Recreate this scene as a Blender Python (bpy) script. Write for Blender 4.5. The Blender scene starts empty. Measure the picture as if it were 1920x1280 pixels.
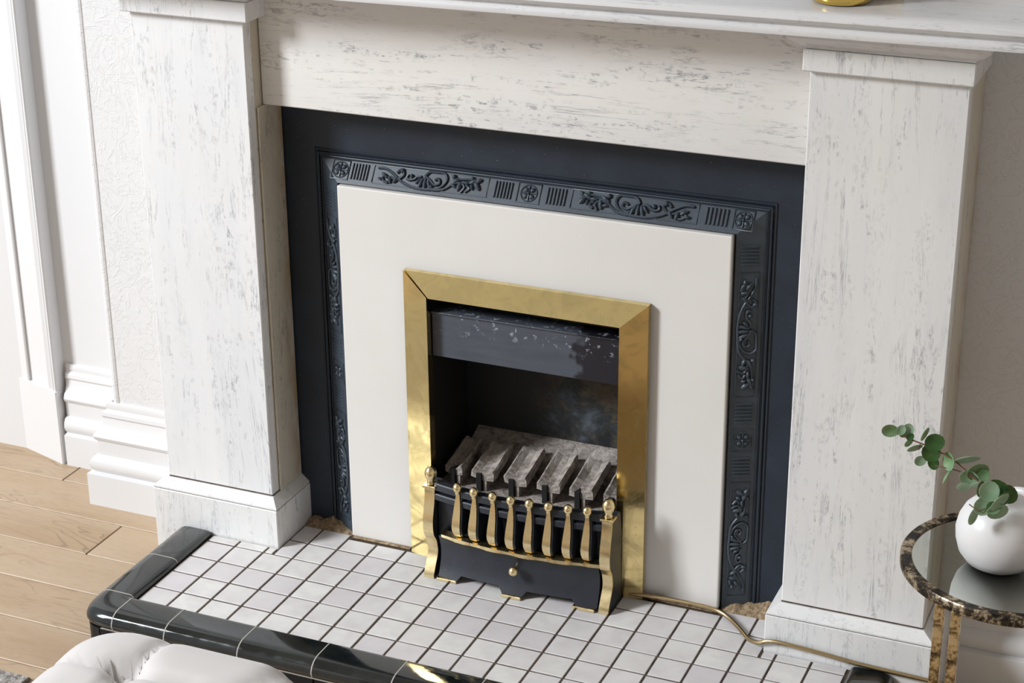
import bpy, bmesh, math, random
from mathutils import Vector, Matrix
random.seed(7)
U = 0.066            # one hearth tile pitch in metres
FZ = 1.05            # hearth surface above floor, in tile units
PI = math.pi
C = bpy.context.scene.collection
def W(x, y, z): return Vector((x*U, y*U, (z+FZ)*U))

# ------------------------------------------------------------------ camera, world, lights, exposure
YAW, PIT, ROL = math.radians(23.179), math.radians(-22.7226), math.radians(-0.4504)
CAMP = (23.942, -44.5615, 28.1005)
FPX = 3543.9
cd = bpy.data.cameras.new('camera'); cam = bpy.data.objects.new('camera', cd); C.objects.link(cam)
cd.sensor_width = 36; cd.lens = FPX/1920*36; cd.clip_start = .05; cd.clip_end = 60
RC = Matrix.Rotation(YAW,3,'Z') @ Matrix.Rotation(PI/2+PIT,3,'X') @ Matrix.Rotation(ROL,3,'Z')
cam.matrix_world = Matrix.Translation(W(*CAMP)) @ RC.to_4x4()
bpy.context.scene.camera = cam
sc = bpy.context.scene
sc.view_settings.view_transform = 'Standard'; sc.view_settings.look = 'None'
sc.view_settings.exposure = 0.0; sc.view_settings.gamma = 1.0; sc.view_settings.use_curve_mapping = False
wd = bpy.data.worlds.new('room_light'); sc.world = wd; wd.use_nodes = True
wd.node_tree.nodes['Background'].inputs[0].default_value = (.96, .97, 1.0, 1)
wd.node_tree.nodes['Background'].inputs[1].default_value = 0.62
def area(name, pos, target, sx, sy, power, col):
    ld = bpy.data.lights.new(name, 'AREA'); ld.shape = 'RECTANGLE'; ld.size = sx; ld.size_y = sy
    ld.energy = power; ld.color = col
    o = bpy.data.objects.new(name, ld); C.objects.link(o)
    o.location = pos; d = (target-pos).normalized(); o.rotation_euler = d.to_track_quat('-Z','Y').to_euler()
    return o
tgt = W(4, 0, 6)
az, el, dist = math.radians(50), math.radians(31), 8.5
dirv = Vector((-math.sin(az)*math.cos(el), -math.cos(az)*math.cos(el), math.sin(el)))
area('window_daylight', tgt+dirv*dist, tgt, 1.5, 2.6, 870, (.925, .965, 1.0))

sc.cycles.caustics_reflective = False
# ------------------------------------------------------------------ materials
def mat(name, base=(.8,.8,.8), rough=.5, metal=0, spec=.5, coat=0):
    m = bpy.data.materials.new(name); m.use_nodes = True
    b = m.node_tree.nodes['Principled BSDF']
    b.inputs['Base Color'].default_value = (*base,1); b.inputs['Roughness'].default_value = rough
    b.inputs['Metallic'].default_value = metal; b.inputs['Specular IOR Level'].default_value = spec
    b.inputs['Coat Weight'].default_value = coat; b.inputs['Coat Roughness'].default_value = .05
    return m, m.node_tree, b
def nd(t, ty, **k):
    n = t.nodes.new(ty)
    for a, v in k.items(): setattr(n, a, v)
    return n
def coords(t, scale=(1,1,1), rot=(0,0,0), loc=(0,0,0), kind='Object'):
    tc = nd(t,'ShaderNodeTexCoord'); mp = nd(t,'ShaderNodeMapping')
    mp.inputs['Scale'].default_value = scale; mp.inputs['Rotation'].default_value = rot; mp.inputs['Location'].default_value = loc
    t.links.new(tc.outputs[kind], mp.inputs['Vector']); return mp.outputs[0]
def noise(t, vec, scale, detail=4, rough=.55, dist=0):
    n = nd(t,'ShaderNodeTexNoise'); n.inputs['Scale'].default_value = scale; n.inputs['Detail'].default_value = detail
    n.inputs['Roughness'].default_value = rough; n.inputs['Distortion'].default_value = dist
    t.links.new(vec, n.inputs['Vector']); return n.outputs['Fac']
def ramp(t, fac, stops, interp='LINEAR'):
    r = nd(t,'ShaderNodeValToRGB'); r.color_ramp.interpolation = interp
    e = r.color_ramp.elements
    while len(e) < len(stops): e.new(.5)
    for s, (p, c) in zip(e, stops):
        s.position = p; s.color = (*c,1) if len(c)==3 else c
    t.links.new(fac, r.inputs[0]); return r.outputs[0]
def g(v): return (v,v,v)
def mix(t, fac, a, b, mode='MIX'):
    m = nd(t,'ShaderNodeMix', data_type='RGBA', blend_type=mode)
    for s, v in ((0,fac),(6,a),(7,b)):
        if isinstance(v,(int,float)): m.inputs[s].default_value = v
        elif isinstance(v,tuple): m.inputs[s].default_value = (*v,1)
        else: t.links.new(v, m.inputs[s])
    return m.outputs[2]
def mth(t, op, a, b=0):
    m = nd(t,'ShaderNodeMath', operation=op)
    for s, v in ((0,a),(1,b)):
        if isinstance(v,(int,float)): m.inputs[s].default_value = v
        else: t.links.new(v, m.inputs[s])
    return m.outputs[0]
def bump(t, b, h, strength=.3, dist=.002):
    n = nd(t,'ShaderNodeBump'); n.inputs['Strength'].default_value = strength; n.inputs['Distance'].default_value = dist
    t.links.new(h, n.inputs['Height']); t.links.new(n.outputs[0], b.inputs['Normal'])

def marble(name, axis, tint=(.83,.825,.82), lean=0, seed=0., strong=1.0, stain=0.0):
    m, t, b = mat(name, rough=.28, spec=.45)
    # stretch coordinates along the vein axis
    if axis == 'z': s, rot = (1,1,.13), (0, lean, 0)
    else: s, rot = (.13,1,1), (0, lean, 0)
    v = coords(t, s, rot, (seed, seed*.7, seed*1.3))
    v2 = coords(t, (1,1,1), (0,0,0), (seed*2,seed,seed))
    wob = noise(t, v, 46, 6, .65, .5)
    line = mth(t,'ABSOLUTE', mth(t,'SUBTRACT', wob, .5))
    lm = ramp(t, line, [(0,g(1)),(.010,g(.5)),(.04,g(0))])
    msk = ramp(t, noise(t, v, 30, 3), [(.46,g(0)),(.64,g(1))])
    msk2 = ramp(t, noise(t, v2, 85, 3), [(.46,g(0)),(.64,g(1))])
    veins = mth(t,'MULTIPLY', mth(t,'MULTIPLY', lm, msk), msk2)
    fl = ramp(t, noise(t, coords(t, (1,1,.2) if axis=='z' else (.22,1,1), rot, (seed+3,2,1)), 190, 4, .6), [(.66,g(0)),(.77,g(1))])
    clouds = ramp(t, noise(t, v, 9, 5, .6), [(.35,g(0)),(.75,g(1))])
    base = mix(t, clouds, tint, (tint[0]*.88, tint[1]*.89, tint[2]*.915))
    l2 = mth(t,'ABSOLUTE', mth(t,'SUBTRACT', noise(t, coords(t, (1,1,.09) if axis=='z' else (.08,1,1), rot, (seed*3,1,2)), 14, 7, .7, .8), .5))
    long_ = mth(t,'MULTIPLY', ramp(t, l2, [(0,g(1)),(.004,g(.5)),(.012,g(0))]), ramp(t, noise(t, v2, 9, 3), [(.45,g(0)),(.6,g(1))]))
    smoke = mth(t,'MULTIPLY', ramp(t, noise(t, v, 55, 6, .7, .4), [(.53,g(0)),(.80,g(1))]), ramp(t, noise(t, v2, 11, 2), [(.4,g(0)),(.6,g(1))]))
    dirt = ramp(t, noise(t, v2, 6, 5, .6), [(.45,g(0)),(.8,g(1))])
    base = mix(t, mth(t,'MULTIPLY', dirt, .25), base, (tint[0]*.93, tint[1]*.88, tint[2]*.78))
    c = mix(t, mth(t,'MULTIPLY', veins, .95*strong), base, (.16,.165,.19))
    c = mix(t, mth(t,'MULTIPLY', fl, .55*strong), c, (.2,.2,.23))
    c = mix(t, mth(t,'MULTIPLY', smoke, .30*strong), c, (.42,.43,.47))
    c = mix(t, mth(t,'MULTIPLY', long_, .75*strong), c, (.22,.225,.25))
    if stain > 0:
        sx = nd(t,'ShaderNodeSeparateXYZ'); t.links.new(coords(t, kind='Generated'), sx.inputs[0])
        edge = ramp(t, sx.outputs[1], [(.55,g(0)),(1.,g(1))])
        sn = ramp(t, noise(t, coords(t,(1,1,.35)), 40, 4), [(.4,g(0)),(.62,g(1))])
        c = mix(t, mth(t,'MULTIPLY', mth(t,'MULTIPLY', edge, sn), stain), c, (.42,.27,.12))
    t.links.new(c, b.inputs['Base Color'])
    return m
M = {}
M['marble_l'] = marble('marble_pillar_streaked', 'z', (.83,.83,.835), math.radians(-9), 3.1, .85)
M['marble_r'] = marble('marble_pillar_right', 'z', (.85,.84,.825), math.radians(-6), 8.4, .9)
M['marble_side'] = marble('marble_return_stained_shaded', 'z', (.66,.60,.49), 0, 5.2, 1.2, .85)  # tint darkened to paint in the shade on the returns, plus rust stain
M['marble_plain'] = marble('marble_plinth', 'z', (.83,.825,.815), math.radians(-12), 11.7, .7)
M['marble_h'] = marble('marble_frieze', 'x', (.83,.805,.775), math.radians(-3), 1.9, 1.05)
M['marble_shelf'] = marble('marble_shelf', 'x', (.83,.82,.815), math.radians(3), 6.1, .7)

def plaster():
    m, t, b = mat('embossed_white_wallpaper', (.715,.713,.72), .6, spec=.3)
    v = coords(t)
    n = nd(t,'ShaderNodeTexNoise'); n.inputs['Scale'].default_value = 38; n.inputs['Detail'].default_value = 5; n.inputs['Distortion'].default_value = 2.2
    t.links.new(v, n.inputs[0]); n2 = noise(t, v, 14, 3, .5, 3)
    bump(t, b, mth(t,'ADD', n.outputs[0], ramp(t, n2, [(.48,g(0)),(.5,g(.5)),(.52,g(0))])), .5, .002)
    return m
M['wall'] = plaster()
m, t, b = mat('smooth_white_wall', (.715,.713,.72), .55, spec=.3); M['alcove'] = m
bump(t, b, noise(t, coords(t), 90, 3), .15, .001)
M['room'] = mat('warm_room_paint', (.56,.52,.465), .8)[0]
def paint():
    m, t, b = mat('white_gloss_paint', (.715,.713,.72), .38, spec=.4)
    v = coords(t); sp = ramp(t, noise(t, v, 210, 2), [(.74,g(0)),(.78,g(1))])
    t.links.new(mix(t, mth(t,'MULTIPLY', sp, .6), (.715,.713,.72), (.35,.3,.25)), b.inputs['Base Color'])
    bump(t, b, noise(t, v, 60, 3), .12, .001); return m
M['paint'] = paint()
def iron(name, base, rough, speck=.6):
    m, t, b = mat(name, base, rough, spec=.5)
    v = coords(t)
    sp = ramp(t, noise(t, v, 330, 2, .5), [(.745,g(0)),(.775,g(1))])
    cl = ramp(t, noise(t, v, 9, 5, .6), [(.35,g(0)),(.8,g(1))])
    c = mix(t, cl, base, tuple(k*1.7 for k in base))
    t.links.new(mix(t, mth(t,'MULTIPLY', sp, speck), c, (.4,.38,.35)), b.inputs['Base Color'])
    t.links.new(ramp(t, cl, [(0,g(rough)),(1,g(rough+.12))]), b.inputs['Roughness'])
    bump(t, b, noise(t, v, 260, 3), .2, .0006)
    return m
M['iron'] = iron('black_painted_cast_iron', (.011,.0175,.029), .46)
M['iron_relief'] = iron('cast_iron_relief', (.038,.05,.065), .36)
M['iron_fret'] = iron('black_fret_paint', (.017,.020,.027), .33)
def hood():
    m, t, b = mat('scratched_black_hood', (.05,.055,.065), .4)
    tc = coords(t, kind='Generated'); sx = nd(t,'ShaderNodeSeparateXYZ'); t.links.new(tc, sx.inputs[0])
    top = ramp(t, sx.outputs[2], [(.45,g(0)),(.85,g(1))])
    ch = ramp(t, noise(t, coords(t), 75, 4, .7), [(.6,g(0)),(.64,g(1))])
    c = mix(t, noise(t, coords(t,(.3,1,1.5)), 40, 4), (.045,.055,.075), (.10,.11,.135))
    side_shade = ramp(t, mth(t,'ADD', sx.outputs[0], mth(t,'MULTIPLY', mth(t,'SUBTRACT', noise(t, coords(t), 30, 3), .5), .25)), [(.77,g(0)),(.80,g(1))])  # shadow boundary painted into the colour: right end of the hood goes dark
    c = mix(t, side_shade, c, (.012,.012,.018))
    c = mix(t, mth(t,'MULTIPLY', top, ch), c, (.34,.37,.42))
    t.links.new(c, b.inputs['Base Color']); return m
M['hood'] = hood()
def soot():
    m, t, b = mat('sooty_firebox', (.012,.012,.014), .6)
    v = coords(t); tc = coords(t, kind='Generated'); sx = nd(t,'ShaderNodeSeparateXYZ'); t.links.new(tc, sx.inputs[0])
    right = ramp(t, sx.outputs[0], [(.35,g(0)),(.6,g(1))])
    blot = ramp(t, noise(t, v, 13, 5, .6), [(.38,g(0)),(.58,g(1))])
    hue = ramp(t, noise(t, coords(t, loc=(5,2,1)), 9, 7, .75, .5), [(.36,(.14,.17,.20)),(.46,(.05,.055,.06)),(.52,(.17,.14,.09)),(.58,(.13,.075,.05)),(.66,(.22,.25,.26))])
    t.links.new(mix(t, mth(t,'MULTIPLY', mth(t,'MULTIPLY', right, blot), .7), (.010,.012,.016), hue), b.inputs['Base Color'])
    bump(t, b, noise(t, v, 120, 4), .3, .001)
    return m
M['soot'] = soot()
M['black'] = mat('dark_void', (.006,.006,.007), .8)[0]
def brass(name, base, rough, pat=.5, grime=(.16,.11,.04)):
    m, t, b = mat(name, base, rough, 1)
    v = coords(t); p = ramp(t, noise(t, coords(t,(1,1,1),(0,.8,0)), 16, 6, .65, 1.2), [(.42,g(0)),(.66,g(1))])
    sp = ramp(t, noise(t, v, 140, 3), [(.7,g(0)),(.76,g(1))])
    c = mix(t, mth(t,'MULTIPLY', p, pat), base, tuple(k*.55 for k in base))  # patina mottling that also paints swirled reflections into the brass colour
    t.links.new(mix(t, mth(t,'MULTIPLY', sp, .5), c, grime), b.inputs['Base Color'])
    t.links.new(ramp(t, p, [(0,g(rough)),(1,g(min(1,rough+.16)))]), b.inputs['Roughness'])
    bump(t, b, noise(t, coords(t,(1,.2,1)), 70, 3), .08, .0008)
    return m
M['brass'] = brass('brushed_brass', (.90,.72,.34), .11, .65)
M['brass_cast'] = brass('polished_cast_brass', (.97,.80,.46), .2, .25)
M['pipe'] = brass('dull_copper_pipe', (.55,.42,.24), .3, .8)
M['gold'] = mat('shiny_gold', (.9,.62,.16), .08, 1)[0]
def antique():
    m, t, b = mat('antiqued_gilt_metal', (.4,.3,.15), .4, .85)
    v = coords(t); p = ramp(t, noise(t, v, 75, 5, .7), [(.34,(.05,.04,.025)),(.44,(.25,.17,.08)),(.54,(.72,.55,.30)),(.8,(.85,.72,.5))])
    t.links.new(p, b.inputs['Base Color']); bump(t, b, noise(t, v, 120, 3), .25, .001)
    return m
M['antique'] = antique()
def antique_dark():
    m, t, b = mat('antiqued_dark_rim', (.1,.09,.07), .32, .8)
    p = ramp(t, noise(t, coords(t), 60, 5, .7), [(.40,(.02,.02,.02)),(.50,(.08,.06,.04)),(.58,(.5,.4,.27)),(.75,(.65,.56,.44))])
    t.links.new(p, b.inputs['Base Color']); return m
M['antique_dark'] = antique_dark()
M['mirror'] = mat('tinted_mirror', (.60,.62,.58), .015, 1)[0]
def stone():
    m, t, b = mat('ivory_stone_panel', (.78,.75,.71), .5, spec=.35)
    v = coords(t); c = mix(t, ramp(t, noise(t, v, 4, 5), [(.3,g(0)),(.7,g(1))]), (.79,.765,.735), (.75,.725,.69))
    t.links.new(c, b.inputs['Base Color']); bump(t, b, noise(t, v, 150, 3), .08, .001); return m
M['panel'] = stone()
def tile():
    m, t, b = mat('off_white_glazed_tile', (.74,.73,.72), .42, spec=.35)
    oi = nd(t,'ShaderNodeObjectInfo')
    c = ramp(t, oi.outputs['Random'], [(0,(.76,.75,.725)),(.5,(.71,.695,.675)),(.8,(.655,.62,.635)),(1,(.73,.71,.705))])
    v = coords(t, kind='Object'); vm = nd(t,'ShaderNodeVectorMath', operation='ADD'); t.links.new(v, vm.inputs[0])
    cx = nd(t,'ShaderNodeCombineXYZ'); t.links.new(mth(t,'MULTIPLY', oi.outputs['Random'], 50), cx.inputs[0]); t.links.new(cx.outputs[0], vm.inputs[1])
    n = noise(t, vm.outputs[0], 22, 4)
    c = mix(t, ramp(t, n, [(.4,g(0)),(.75,g(.8))]), c, (.60,.56,.57))
    t.links.new(c, b.inputs['Base Color']); bump(t, b, n, .12, .002); return m
M['tile'] = tile()
def grout():
    m, t, b = mat('dark_brown_grout', (.06,.045,.035), .9)
    t.links.new(ramp(t, noise(t, coords(t), 60, 4), [(.3,(.045,.032,.024)),(.75,(.14,.10,.072))]), b.inputs['Base Color']); return m
M['grout'] = grout()
def mortar():
    m, t, b = mat('crumbling_mortar', (.3,.22,.13), .95)
    t.links.new(ramp(t, noise(t, coords(t), 120, 5), [(.3,(.14,.09,.05)),(.6,(.38,.28,.17)),(.8,(.6,.52,.4))]), b.inputs['Base Color'])
    bump(t, b, noise(t, coords(t), 200, 4), .8, .003); return m
M['mortar'] = mortar()
def kerb():
    m, t, b = mat('glossy_black_kerb_glaze', (.008,.011,.012), .07, spec=.7)
    v = coords(t)
    t.links.new(ramp(t, noise(t, v, 18, 5, .65), [(.35,(.005,.007,.007)),(.7,(.018,.021,.02))]), b.inputs['Base Color'])
    t.links.new(ramp(t, noise(t, v, 25, 4), [(.4,g(.05)),(.7,g(.16))]), b.inputs['Roughness']); return m
M['kerb'] = kerb()
M['riser'] = mat('black_riser_tile', (.006,.007,.008), .35, spec=.25)[0]
M['white_grout'] = mat('pale_kerb_grout', (.45,.42,.38), .8)[0]
def oak():
    m, t, b = mat('pale_oak_board', (.5,.35,.22), .42, spec=.4)
    oi = nd(t,'ShaderNodeObjectInfo')
    tc = coords(t, (.22,1,1)); vm = nd(t,'ShaderNodeVectorMath', operation='ADD'); t.links.new(tc, vm.inputs[0])
    cx = nd(t,'ShaderNodeCombineXYZ'); t.links.new(mth(t,'MULTIPLY', oi.outputs['Random'], 30), cx.inputs[0]); t.links.new(mth(t,'MULTIPLY', oi.outputs['Random'], 17), cx.inputs[1])
    t.links.new(cx.outputs[0], vm.inputs[1]); v = vm.outputs[0]
    n = noise(t, v, 9, 3, .5, .6)
    rings = mth(t,'FRACT', mth(t,'MULTIPLY', n, 16))
    rl = ramp(t, rings, [(0,g(1)),(.16,g(.1)),(.9,g(0)),(1,g(1))])
    fine = noise(t, v, 160, 4, .7)
    base = mix(t, oi.outputs['Random'], (.45,.318,.195), (.37,.255,.155))
    base = mix(t, ramp(t, noise(t, v, 7, 3), [(.35,g(0)),(.7,g(1))]), base, (.49,.375,.26))
    mk = ramp(t, noise(t, v, 4.5, 2), [(.46,g(0)),(.6,g(1))])
    c = mix(t, mth(t,'MULTIPLY', mth(t,'MULTIPLY', rl, mk), .6), base, (.15,.09,.05))
    c = mix(t, mth(t,'MULTIPLY', ramp(t, fine, [(.5,g(0)),(.7,g(1))]), .25), c, (.27,.17,.10))
    t.links.new(c, b.inputs['Base Color']); bump(t, b, fine, .1, .001); return m
M['oak'] = oak()
M['joint'] = mat('board_joint_filler', (.30,.21,.13), .8)[0]
def coal():
    m, t, b = mat('grey_ceramic_coal_bar', (.3,.26,.23), .85)
    v = coords(t); c = ramp(t, noise(t, v, 45, 5, .7, 1), [(.3,(.13,.105,.09)),(.5,(.38,.33,.30)),(.68,(.55,.50,.46)),(.85,(.68,.64,.61))])
    t.links.new(c, b.inputs['Base Color']); bump(t, b, noise(t, v, 70, 5, .7, 1.5), .9, .004); return m
M['coal'] = coal()
def fabric():
    m, t, b = mat('off_white_ribbed_velvet', (.64,.61,.595), .85, spec=.15)
    b.inputs['Sheen Weight'].default_value = .35
    w = nd(t,'ShaderNodeTexWave'); w.inputs['Scale'].default_value = 160; t.links.new(coords(t), w.inputs[0])
    bump(t, b, w.outputs['Fac'], .12, .0006); return m
M['fabric'] = fabric()
def rug():
    m, t, b = mat('grey_flecked_rug', (.3,.28,.26), .95)
    t.links.new(ramp(t, noise(t, coords(t), 90, 4), [(.35,(.16,.14,.13)),(.7,(.5,.47,.44))]), b.inputs['Base Color'])
    bump(t, b, noise(t, coords(t), 200, 3), .9, .004); return m
M['rug'] = rug()
M['ceramic'] = mat('satin_white_ceramic', (.83,.82,.82), .32, spec=.45)[0]
def leafm(name, a, c2):
    m, t, b = mat(name, a, .5, spec=.35)
    t.links.new(mix(t, ramp(t, noise(t, coords(t), 45, 3), [(.35,g(0)),(.7,g(1))]), a, c2), b.inputs['Base Color'])
    b.inputs['Subsurface Weight'].default_value = .05; return m
M['leaf_pale'] = leafm('eucalyptus_leaf_silver', (.30,.43,.29), (.20,.33,.19))
M['leaf_mid'] = leafm('eucalyptus_leaf_green', (.13,.26,.11), (.22,.36,.19))
M['leaf_dark'] = leafm('eucalyptus_leaf_dark', (.025,.085,.022), (.05,.14,.035))
M['stem'] = mat('reddish_brown_stem', (.20,.10,.06), .6)[0]

# ------------------------------------------------------------------ mesh helpers (tile units -> metres)
class MB:
    def __init__(s): s.bm = bmesh.new()
    def face(s, pts):
        vs = [s.bm.verts.new(W(*p)) for p in pts]; return s.bm.faces.new(vs)
    def box(s, x0,x1,y0,y1,z0,z1, bev=0, seg=1):
        r = bmesh.ops.create_cube(s.bm, size=1); vs = r['verts']
        for v in vs:
            v.co = W(x0 if v.co.x<0 else x1, y0 if v.co.y<0 else y1, z0 if v.co.z<0 else z1)
        if bev:
            es = list({e for v in vs for e in v.link_edges})
            bmesh.ops.bevel(s.bm, geom=es, offset=bev*U, segments=seg, affect='EDGES', profile=.5)
        return s
    def prism(s, poly, a0, a1, axis):     # poly in the two other axes (in xyz order), extruded along axis
        def P(p, a):
            return {'x':(a,p[0],p[1]),'y':(p[0],a,p[1]),'z':(p[0],p[1],a)}[axis]
        A = [s.bm.verts.new(W(*P(p,a0))) for p in poly]; B = [s.bm.verts.new(W(*P(p,a1))) for p in poly]
        n = len(poly)
        for i in range(n): s.bm.faces.new((A[i],A[(i+1)%n],B[(i+1)%n],B[i]))
        s.bm.faces.new(A[::-1]); s.bm.faces.new(B); return s
    def loops(s, rings, closed=True, cap=True):   # rings: lists of xyz points, equal length
        R = [[s.bm.verts.new(W(*p)) for p in r] for r in rings]; n = len(R[0])
        for a, b_ in zip(R, R[1:]):
            for i in range(n if closed else n-1):
                s.bm.faces.new((a[i],a[(i+1)%n],b_[(i+1)%n],b_[i]))
        if cap and closed: s.bm.faces.new(R[0][::-1]); s.bm.faces.new(R[-1])
        return s
    def tube(s, pts, r, n=6, flat=None):
        pts = [Vector(p) for p in pts]; rings = []
        rr = r if isinstance(r,(list,tuple)) else [r]*len(pts)
        ref = Vector(flat) if flat else None
        prev = None
        for i, p in enumerate(pts):
            d = (pts[min(i+1,len(pts)-1)]-pts[max(i-1,0)]).normalized()
            if ref: a = d.cross(ref).normalized()
            elif prev is None: a = d.orthogonal().normalized()
            else: a = (prev - d*prev.dot(d)).normalized()
            prev = a; b_ = d.cross(a)
            rings.append([tuple(p + a*math.cos(2*PI*k/n)*rr[i] + b_*math.sin(2*PI*k/n)*rr[i]) for k in range(n)])
        return s.loops(rings)
    def lathe(s, prof, cx, cy, n=24, z0=0):        # prof [(r,z)]
        rings = [[(cx+r*math.cos(2*PI*k/n), cy+r*math.sin(2*PI*k/n), z0+z) for k in range(n)] for r, z in prof]
        return s.loops(rings)
    def blob(s, c, ax, bx, n_, seg=8, ring=4):     # ellipsoid with semi-axis vectors
        c, ax, bx, n_ = map(Vector, (c, ax, bx, n_)); rings = []
        for i in range(ring+1):
            th = -PI/2*.97 + PI*.97*i/ring
            rings.append([tuple(c + (ax*math.cos(2*PI*k/seg) + bx*math.sin(2*PI*k/seg))*math.cos(th) + n_*math.sin(th)) for k in range(seg)])
        return s.loops(rings)
    def build(s, name, m, parent=None, smooth=False, kind=None, angle=40):
        bmesh.ops.recalc_face_normals(s.bm, faces=s.bm.faces)
        xs = [v.co for v in s.bm.verts]
        c = Vector([(min(p[i] for p in xs)+max(p[i] for p in xs))/2 for i in range(3)])
        for v in s.bm.verts: v.co -= c
        me = bpy.data.meshes.new(name); s.bm.to_mesh(me); s.bm.free()
        me.materials.append(M[m])
        if smooth:
            me.shade_smooth(); me.set_sharp_from_angle(angle=math.radians(angle))
        o = bpy.data.objects.new(name, me); C.objects.link(o); o.location = c
        attach(o, parent)
        if kind: o['kind'] = kind
        return o
WL = {}
def attach(o, parent):
    WL[o.name] = o.location.copy()
    if parent:
        o.parent = parent; o.matrix_parent_inverse = Matrix.Translation(-WL[parent.name])
def copy(o, loc, parent, rz=0, rx=0):
    d = o.copy(); C.objects.link(d); d.location = loc; d.rotation_euler = (rx,0,rz)
    attach(d, parent); return d
def thing(name, label, cat, base, group=None, kind=None):
    o = bpy.data.objects.new(name, None); o.empty_display_size = .05; C.objects.link(o); o.location = W(*base)
    WL[o.name] = o.location.copy()
    if kind: o['kind'] = kind
    if label: o['label'] = label
    if cat: o['category'] = cat
    if group: o['group'] = group
    return o
def tag(o, label, cat, group=None):
    o['label'] = label; o['category'] = cat
    if group: o['group'] = group
    return o
def ease(pts, n):      # Catmull-Rom through points
    P = [Vector(p) for p in pts]; out = []
    for i in range(len(P)-1):
        p0, p1, p2, p3 = P[max(i-1,0)], P[i], P[i+1], P[min(i+2,len(P)-1)]
        for k in range(n):
            t_ = k/n
            out.append(.5*((2*p1)+(p2-p0)*t_+(2*p0-5*p1+4*p2-p3)*t_**2+(3*p1-p0-3*p2+p3)*t_**3))
    out.append(P[-1]); return [tuple(p) for p in out]
def ray(px, py):
    return RC @ Vector(((px-960)/FPX, -(py-640)/FPX, -1))
def onY(px, py, Y):
    d = ray(px,py); k = (Y-CAMP[1])/d.y; return Vector(CAMP)+d*k
def onZ(px, py, Z):
    d = ray(px,py); k = (Z-CAMP[2])/d.z; return Vector(CAMP)+d*k

WY = 1.92          # chimney breast plane
# ------------------------------------------------------------------ setting: floor
F = -FZ
floor = MB().box(-34,34,-50,9,F-1.2,F-.055).build('floor','joint',None,kind='structure')
plank_rows = [ .42+2.015*k for k in range(2,-8,-1)]
pmesh = {}
for r, yt in enumerate(plank_rows):
    x = -26 + [3.2,9.1,1.5,4.86,12.4,7.7,2.2,10.0,5.5,8.8][r%10]*1.0
    if abs(yt-.42) < .01: xs_ = [-26,-9.15,6.0,20,30]
    elif abs(yt-2.435) < .01: xs_ = [-26,-15.6,3.0,17,30]
    elif abs(yt-4.45) < .01: xs_ = [-26,-12.9,1,15,30]
    else: xs_ = [-26]+[v for v in (x, x+14.5, x+29, x+43) if -25 < v < 29]+[30]
    for a, b_ in zip(xs_, xs_[1:]):
        MB().box(a+.02,b_-.02,yt-2.015+.018,yt-.018,F-.06,F,.02).build('plank','oak',floor)

# walls
MB().box(42,44,-86,4,F,53).build('wall_right','room',None,kind='structure')
MB().box(-44,44,-88,-86,F,53).build('wall_front','room',None,kind='structure')
MB().box(-40,44,-88,6,53,55).build('ceiling','room',None,kind='structure')
w = MB()
w.box(-10.05,.9,WY,4.1,F,53); w.box(9.0,36,WY,4.1,F,53); w.box(.9,9.0,WY,4.1,9.4,53)
w.box(.9,9.0,WY,4.1,F,-.05)
for k in range(1):
    w.tube([(-9.98,WY+.12,F+3.3),(-9.98,WY+.12,53)],.17,14)
w.build('wall_back','wall',None,kind='structure')
MB().box(-34,-10.19,4.05,4.6,F,53).build('wall_left','alcove',None,kind='structure')

# skirting profile: protrusion from wall (u), height above floor (h)
SK = [(0,3.62),(.07,3.62),(.12,3.5),(.10,3.38),(.20,3.28),(.22,3.16),(.17,3.08),(.21,2.85),(.29,2.66),(.38,2.56),(.42,2.44),(.38,2.33),(.33,2.28),
      (.33,1.78),(.44,1.72),(.52,1.58),(.55,1.42),(.50,1.28),(.42,1.18),(.60,1.13),(.60,0),(0,0)]
def skirt(name, x0, x1, wally, ret=None):
    o_ = MB()
    A = [(x1, wally-u, F+h) for u, h in SK]
    if ret is None:
        B = [(x0, wally-u, F+h) for u, h in SK]; o_.loops([A,B])
    else:       # mitred outer corner then return along the chimney breast side
        B = [(x0-u*ret, wally-u, F+h) for u, h in SK]; D = [(x0-u*ret, 3.6, F+h) for u, h in SK]; o_.loops([A,B,D])
    return o_.build(name,'paint',None,True,'structure',35)
skirt('baseboard_left', -10.2, -6.7, WY, 1.35)
skirt('baseboard_alcove', -13.42, -10.15, 4.05)
skirt('baseboard_right', 16.85, 34, WY)

# left casing (angled moulded door lining with plinth block)
cs = thing('trim_1', None, None, (-13.5,3.42,F), kind='structure')
ca, sa = math.cos(math.radians(17.5)), math.sin(math.radians(17.5))
def CS(u, d, z): return (-13.56 - u*ca + d*sa*-1*0, 3.42 + u*sa + d, z)   # u leftwards along the casing, d deeper
def cas_block(name, prof, z0, z1, m='paint', smooth=True, zb=None):
    o_ = MB(); ring0 = [CS(u,d,z0 if zb is None else zb(u)) for u, d in prof]; ring1 = [CS(u,d,z1) for u, d in prof]
    o_.loops([ring0,ring1]); return o_.build(name, m, cs, smooth, angle=30)
zb = lambda u: F + (0.0 if u < .6 else 0)
cas_block('plinth_block', [(0,.05),(.05,0),(3.05,0),(3.1,.25),(4.6,.25),(4.6,.75),(0,.75)], F+.0, F+2.72, smooth=False)
cas_block('casing_moulding', [(.02,.12),(.06,.06),(.12,.05),(.15,.11),(.19,.07),(.26,.05),(.30,.10),(.36,.07),(.42,.05),(.46,.12),(.52,.16),(.58,.22),(.58,.7),(.02,.7)], F+2.72, 30)
cas_block('casing_panel', [(.58,.2),(.95,.17),(1.55,.2),(1.56,.7),(.58,.7)], F+2.72, 30)
cas_block('casing_edge', [(1.56,.08),(1.6,.05),(4.6,.05),(4.6,.7),(1.56,.7)], F+2.72, 30)

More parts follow.
